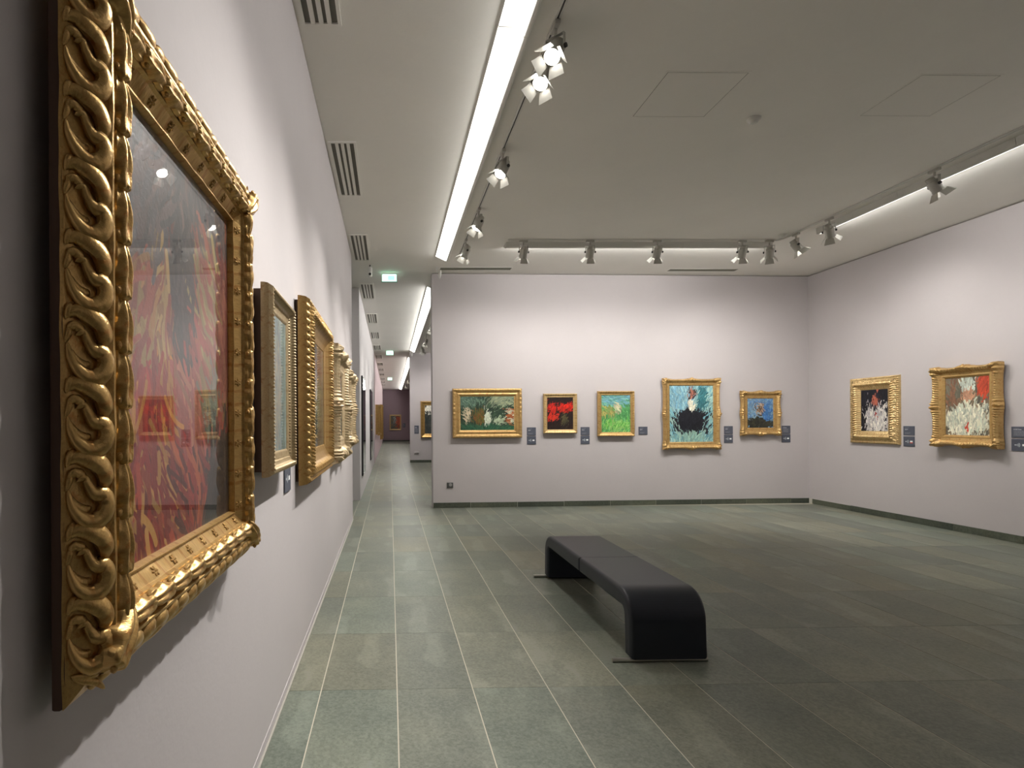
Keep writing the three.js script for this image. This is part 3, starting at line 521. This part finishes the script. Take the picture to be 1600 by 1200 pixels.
// ---------------------------------------------------------------- the big foreground picture
{
  const W = 1.06, H = 1.245, r = .166, OFF = .03;
  const t = thing('framed_painting', 'huge carved gilt frame around red streaked painting in foreground', 'painting', [XL, .977 + H / 2, -.87 - W / 2], Math.PI / 2, 'framed paintings on the left wall');
  const P = [[0, .016], [.004, .020], [.060, .056], [.062, .061], [.066, .066], [.072, .066], [.076, .058], [.080, .052], [.092, .062], [.102, .066], [.112, .062], [.118, .052], [.121, .056], [.125, .056], [.128, .048], [.155, .028], [.158, .033], [.162, .033], [.166, .020]];
  const us = []; const ks = [...P.map(p => p[0])]; for (let j = 0; j <= 40; j++) ks.push(r * j / 40); ks.sort((a, b) => a - b); us.push([0, 0]); ks.forEach((u, i) => { if (!i || u - ks[i - 1] > 1e-4) us.push([u]); }); us.push([r, .008]);
  const rl = rails(W, H, P, us.slice(1), .012, (u, s) => [0, .0012 * Math.sin(s * 41 + u * 90) * Math.sin(s * 17)]);
  const side = rails(W, H, P, [[.001, 0], [.0, .004], [.0, .012], [.003, .0185]], .02, null);
  // tapered carved strands
  function strand(pts, rad, fl = .8, n = 18, k = 9) {
    const c = new THREE.CatmullRomCurve3(pts), pos = [], uv = [], idx = [], R = (q) => { const f = q * (rad.length - 1), i = Math.min(rad.length - 2, Math.floor(f)); return lerp(rad[i], rad[i + 1], f - i); };
    for (let i = 0; i <= n; i++) {
      const q = i / n, p = c.getPoint(q), T = c.getTangent(q), B = T.clone().cross(V(0, 0, 1)).normalize(), N = B.clone().cross(T).normalize(), cap = Math.min(1, Math.sqrt(Math.max(0, 1 - Math.pow(Math.abs(q * 2 - 1), 8)))) + .02, ra = R(q) * cap;
      for (let j = 0; j <= k; j++) { const a = j / k * Math.PI * 2, v = p.clone().addScaledVector(B, Math.cos(a) * ra).addScaledVector(N, Math.sin(a) * ra * fl); pos.push(v.x, v.y, v.z); uv.push(q * .1, j / k * .05); }
    }
    for (let i = 0; i < n; i++) for (let j = 0; j < k; j++) { const a = i * (k + 1) + j, b = a + k + 1; idx.push(a, b, b + 1, a, b + 1, a + 1); }
    const g = new THREE.BufferGeometry(); g.setAttribute('position', new THREE.Float32BufferAttribute(pos, 3)); g.setAttribute('uv', new THREE.Float32BufferAttribute(uv, 2)); g.setIndex(idx); g.computeVertexNormals(); return g;
  }
  // scroll unit: x along the rail (one pitch), y inwards across the outer band, z out; q = (across 0..1, along 0..1)
  const pitch = .1155, band = (q, s, z = 0) => V(s * pitch, .005 + q * .053, .022 + q * .031 + z);
  const bp = (list) => list.map(([q, s, z]) => band(q, s, z || 0));
  const scrollG = merge([
    strand(bp([[.02, .10], [.16, .02, .003], [.45, .02, .006], [.76, .13, .007], [.92, .32, .006], [.92, .50, 0]]), [.006, .0105, .0155, .0175, .0165, .009], .72, 22, 11),
    strand(bp([[.20, .34, .003], [.34, .29, .007], [.46, .40, .007], [.60, .52, .008], [.82, .55, .009], [.93, .70, .008], [.80, .86, .008], [.52, .91, .007], [.25, .80, .004], [.09, .62, .001], [.03, .42, 0]]), [.005, .0075, .0085, .0115, .0145, .0155, .0155, .0145, .0115, .008, .005], .78, 38, 11),
    strand(bp([[.04, .27], [.15, .21, .003], [.33, .24, .003], [.5, .38, .001]]), [.005, .008, .008, .004], .8, 12),
    strand(bp([[.10, .52, 0], [.2, .66, .002], [.42, .74, .002], [.62, .70, .001]]), [.004, .008, .009, .005], .7, 12),
    strand(bp([[.06, .96, .001], [.35, 1.02, .003], [.65, 1.04, .003], [.99, .97, .002]]), [.0035, .0062, .007, .0035], .8, 14),
    strand(bp([[.10, .99, .0], [.40, 1.09, .002], [.70, 1.17, .002], [.99, 1.33, .0]]), [.0035, .006, .0065, .0035], .8, 14),
    strand(bp([[.0, .14], [.06, .0, .002], [.12, -.06, .001], [.3, -.08, 0]]), [.004, .0075, .006, .003], .8, 10),
    strand(bp([[-.02, .46], [.04, .32, .002], [.1, .2, 0]]), [.003, .006, .003], .8, 8),
  ]);
  // leaf: x along the rail, y across about the ridge line, z out
  const lp = .0945;
  const leafG = (() => {
    const pos = [], uv = [], idx = [], n = 26, m = 18;
    for (let i = 0; i <= n; i++) for (let j = 0; j <= m; j++) {
      const b = i / n, a = j / m * 2 - 1, x = b * lp * 1.22;
      const lobe = Math.abs(Math.sin(b * Math.PI * 3.2));
      const w = .0245 * Math.pow(Math.sin(Math.PI * (.18 + .80 * b)), .55) * (1 - .30 * (1 - lobe) * sstep(.45, 1, Math.abs(a))) + .001;
      const tip = sstep(.62, 1, b);
      let z = .002 + .019 * Math.sqrt(Math.max(0, 1 - a * a * .95)) * (.5 + .5 * Math.sin(Math.PI * Math.min(1, b + .08))) + .010 * b + .007 * tip * (1 - a * a) - .026 * sstep(.88, 1, b) + .0034 * Math.cos(a * 7.2 - Math.sign(a) * b * 6) * (1 - b * .4) * sstep(.05, .3, Math.abs(a)) - .005 * Math.exp(-a * a * 70) * (1 - tip) - .004 * (1 - lobe) * a * a;
      if (Math.abs(a) > .97) z -= .006;
      pos.push(x + .008 * Math.abs(a) * Math.sin(b * 3), a * w, z); uv.push(x, a * w);
    }
    for (let i = 0; i < n; i++) for (let j = 0; j < m; j++) { const a = i * (m + 1) + j, b = a + m + 1; idx.push(a, b, b + 1, a, b + 1, a + 1); }
    const g = new THREE.BufferGeometry(); g.setAttribute('position', new THREE.Float32BufferAttribute(pos, 3)); g.setAttribute('uv', new THREE.Float32BufferAttribute(uv, 2)); g.setIndex(idx); g.computeVertexNormals();
    const curl = (y, x, s) => { const q = new THREE.SphereGeometry(.0062 * s, 10, 8); q.scale(1.25, .9, .8); q.translate(x, y, .014); return q; };
    return merge([g, curl(.017, lp * .98, 1), curl(-.017, lp * .98, 1), curl(0, lp * 1.16, .9)]);
  })();
  const flowerG = merge([...[0, 1, 2, 3, 4, 5].map(k => { const q = new THREE.SphereGeometry(.0052, 8, 6); q.scale(1.15, .62, .5); q.translate(.0075, 0, 0); q.rotateZ(k * Math.PI / 3); return q; }), new THREE.SphereGeometry(.0034, 8, 6)]);
  const cornerG = (() => { const g = shellG.clone(); g.scale(1.15, 1.15, 1.5); return g; })();
  const art = ART.flame();
  for (let k = 0; k < 4; k++) {
    const L = k % 2 ? H : W, O = k % 2 ? W : H, rail = mesh('frame_rail', rl[k], G.rich, t); rail.position.z = OFF;
    mesh('red_edge', side[k], M.wood, rail);
    // local frame of this rail: x along (as swept), y inwards, z out
    const g = k * Math.PI / 2, place = (o, s, y, z, extra = 0, flip = false) => {
      const x = s - L / 2, b = -O / 2 + y; const c = Math.cos(g), q = Math.sin(g);
      o.position.set(x * c - b * q, x * q + b * c, z); o.rotation.z = g + extra; if (flip) o.scale.x = -1;
    };
    const n = Math.floor((L - .03) / pitch), s0 = (L - n * pitch) / 2;
    for (let i = 0; i < n; i++) { const o = mesh('scroll_carving', scrollG, G.rich, rail); place(o, s0 + (k === 3 || k === 1 ? i * pitch : i * pitch), 0, 0); }
    const ln = Math.floor((L - .17) / lp), l0 = (L - ln * lp) / 2;
    for (let i = 0; i < ln; i++) { const o = mesh('acanthus_leaf', leafG, G.rich, rail); place(o, l0 + i * lp, .101, .052); }
    const c = mesh('corner_leaf', leafG, G.rich, rail); place(c, .122, .122, .056, -Math.PI * .75); c.scale.set(1.0, 1.5, 1.25);
    const fn = 10, f0 = .185, fp = (L - 2 * f0) / (Math.round((L - 2 * f0) / .0935));
    for (let s = f0; s < L - f0 + .01; s += fp) { const o = mesh('flower_carving', flowerG, G.rich, rail); place(o, s, .141, .040); o.rotation.x = 0; o.rotateX(-.63); }
  }
  const cw = W - 2 * r + .004, ch = H - 2 * r + .004;
  const c = new THREE.BoxGeometry(cw, ch, .006); c.translate(0, 0, OFF + .012); mesh('canvas', c, art, t).userData.label = 'canvas of red and ochre brush streaks';
  const gl = new THREE.PlaneGeometry(cw, ch); gl.translate(0, 0, OFF + .019); mesh('glazing', gl, M.glass, t);
  mesh('backing_board', box(-W / 2 + .07, W / 2 - .07, -H / 2 + .07, H / 2 - .07, .0005, OFF + .002), M.wood, t);
}

// ---------------------------------------------------------------- wall labels
function printTex(draw, s) {
  seed = s; const c = document.createElement('canvas'); c.width = 128; c.height = 116; const x = c.getContext('2d'); x.fillStyle = 'rgb(78,82,94)'; x.fillRect(0, 0, 128, 116); draw(x);
  const t = new THREE.CanvasTexture(c); t.colorSpace = THREE.SRGBColorSpace; return std(lin(1, 1, 1), .55, 0, { map: t });
}
const greyLine = (x, a, y, w, h, k) => { for (let p = a; p < a + w;) { const l = 3 + rnd() * 9, e = Math.min(l, a + w - p); x.fillStyle = `rgb(${k},${k},${k + 6})`; x.fillRect(p, y, e, h); p += l + 2.5; } };
const textPlate = printTex(x => { greyLine(x, 18, 16, 50, 4, 150); greyLine(x, 18, 36, 36, 8, 205); greyLine(x, 18, 52, 22, 3, 150); greyLine(x, 18, 84, 66, 5, 145); greyLine(x, 18, 93, 50, 3, 130); }, 5);
const longText = printTex(x => { greyLine(x, 16, 14, 40, 4, 150); greyLine(x, 16, 26, 56, 8, 205); for (let k = 0; k < 8; k++) greyLine(x, 16, 44 + k * 7, 90 - (k % 3) * 8, 3, 150); }, 6);
const soundIcon = (dot) => printTex(x => { x.fillStyle = 'rgb(196,202,206)'; for (let k = 0; k < 3; k++) { x.lineWidth = 5; x.strokeStyle = 'rgb(190,196,200)'; x.beginPath(); x.arc(30, 58, 10 + k * 10, -.7, .7); x.stroke(); } x.beginPath(); x.arc(28, 58, 6, 0, 7); x.fill(); x.fillStyle = 'rgb(238,240,240)'; x.fillRect(78, 48, 30, 20); if (dot) { x.fillStyle = 'rgb(196,84,70)'; x.fillRect(76, 66, 34, 12); } }, 7);
const iconPlate = soundIcon(false), iconRed = soundIcon(true);
function placard(label, at, turn, w, h, m) {
  const t = thing('wall_label', label, 'label', [at.x, at.y, at.z], turn, 'slate coloured labels beside the paintings');
  const g = new RoundedBoxGeometry(w, h, .006, 1, .001); g.translate(0, 0, .0032); mesh('plate', g, M.plate || (M.plate = std(lin(.076, .084, .112), .55)), t);
  const f = new THREE.PlaneGeometry(w - .004, h - .004); f.translate(0, 0, .0066); mesh('print', f, m, t);
}
const PB = [[1.573, 'the wide green landscape'], [2.485, 'the small red painting'], [3.478, 'the bright green landscape'], [4.963, 'the tallest ornate frame'], [5.977, 'the small blue painting near the corner']];
PB.forEach(([u, w], i) => {
  placard('slate blue text label right of ' + w, back(u + .077, 1.256, .001), BA, .153, .136, i === 4 ? longText : textPlate);
  if (i !== 2) placard('slate blue audio symbol label right of ' + w, back(u + .077, 1.108, .001), BA, .153, .138, iconPlate);
});
placard('text label beside the heavy broad gilt frame on right wall', V(XR - .001, 1.263, -7.54), -Math.PI / 2, .165, .128, textPlate);
placard('audio symbol label with red mark on right wall', V(XR - .001, 1.114, -7.54), -Math.PI / 2, .165, .138, iconRed);
placard('text label at the right picture edge', V(XR - .001, 1.266, -6.18), -Math.PI / 2, .185, .128, longText);
placard('audio symbol label at the right picture edge', V(XR - .001, 1.12, -6.18), -Math.PI / 2, .185, .138, iconPlate);
placard('text label tucked beside the narrow teal painting', V(XL + .001, 1.27, -2.985), Math.PI / 2, .17, .13, textPlate);
placard('audio label below the narrow teal painting edge', V(XL + .001, 1.125, -2.985), Math.PI / 2, .17, .14, iconPlate);
placard('tall grey label on the second partition wall', V(.934, 1.16, -19.649), 0, .16, .29, longText);
placard('tiny grey label on the far purple wall', V(1.05, 1.2, ZFAR + .001), 0, .2, .3, longText);
{
  const p = back(.279, .376, .001), t = thing('wall_socket', 'dark square floor level socket on the end wall', 'socket', [p.x, p.y, p.z], BA);
  mesh('plate', new RoundedBoxGeometry(.104, .088, .014, 2, .005).translate(0, 0, .007), M.socket, t);
  const c = cyl(.026, .028, .006, 20); c.rotateX(Math.PI / 2); c.translate(.006, .006, .016); mesh('outlet', c, std(lin(.28, .28, .27), .5), t);
  const q = thing('wall_socket', 'small pale wall box low on the second partition', 'socket', [.93, .36, -19.649]);
  mesh('plate', new RoundedBoxGeometry(.16, .06, .03, 2, .005).translate(0, 0, .015), M.wallB, q); mesh('outlet', box(-.06, .06, -.03, -.02, .03, .034), M.dark, q);
}
for (const [z0, z1, lab] of [[-10.75, -11.85, 'nearer tall black edged glass panel on the corridor wall'], [-15.2, -16.6, 'farther tall black edged glass panel on the corridor wall']]) {
  const t = thing('glass_panel', lab, 'panel', [XL, 1.36, (z0 + z1) / 2], Math.PI / 2); const w = (z0 - z1) / 2;
  mesh('panel_frame', box(-w, w, -.97, .97, .001, .03), M.black, t); mesh('panel_glass', box(-w + .02, w - .02, -.95, .95, .03, .036), M.blackGlass, t);
}

// ---------------------------------------------------------------- bench
{
  const X0 = 1.403, X1 = 1.862, zN = -3.235, zF = -5.07, seam = -4.13, T = .405, U = .295, F = .032;
  const t = thing('bench', 'long low dark navy leather bench on metal bars', 'bench', [(X0 + X1) / 2, 0, seam]);
  const leather = std(lin(.010, .013, .021), .44, 0, { bumpMap: plasterBump, bumpScale: .0004 });
  const R = .15, r = .06, th = .095, be = .022;
  function half(len, sgn) {                                                // profile in (a = distance from the seam, y)
    const s = new THREE.Shape(), L = len - be, t0 = T - be, u0 = U + be, f0 = F + be * .4;
    s.moveTo(be + .003, u0); s.lineTo(L - th + be * 2 - r - .02, u0); s.quadraticCurveTo(L - th + be * 2 - .02, u0, L - th + be * 2 - .01, u0 - r);
    s.lineTo(L - th + be * 2, f0); s.lineTo(L, f0); s.lineTo(L - .008, t0 - R); s.bezierCurveTo(L - .012, t0 - R * .42, L - R * .45, t0, L - R * 1.15, t0); s.lineTo(be + .003, t0); s.closePath();
    const w = X1 - X0, g = new THREE.ExtrudeGeometry(s, { depth: w - 2 * be, bevelEnabled: true, bevelThickness: be, bevelSize: be, bevelSegments: 5, curveSegments: 18, steps: 1 });
    g.translate(0, 0, -(w - 2 * be) / 2); g.rotateY(sgn > 0 ? -Math.PI / 2 : Math.PI / 2);       // x -> +z (near) or -z (far)
    return g;
  }
  mesh('seat_half', half(zN - seam, 1), leather, t); mesh('seat_half', half(seam - zF, -1), leather, t);
  for (const z of [zN + .0 - .02, zF + .02]) { const g = cyl(.0125, .0125, .565, 16); g.rotateZ(Math.PI / 2); g.translate(-.05, .0125, z - seam); mesh('foot_bar', g, M.steel, t); 
    for (const x of [-.12, .14]) { const p = cyl(.008, .008, .03, 10); p.translate(x, .03, z - seam - Math.sign(z - seam) * .02); mesh('foot_pin', p, M.steel, t); } }
}
renderer.render(scene, camera);
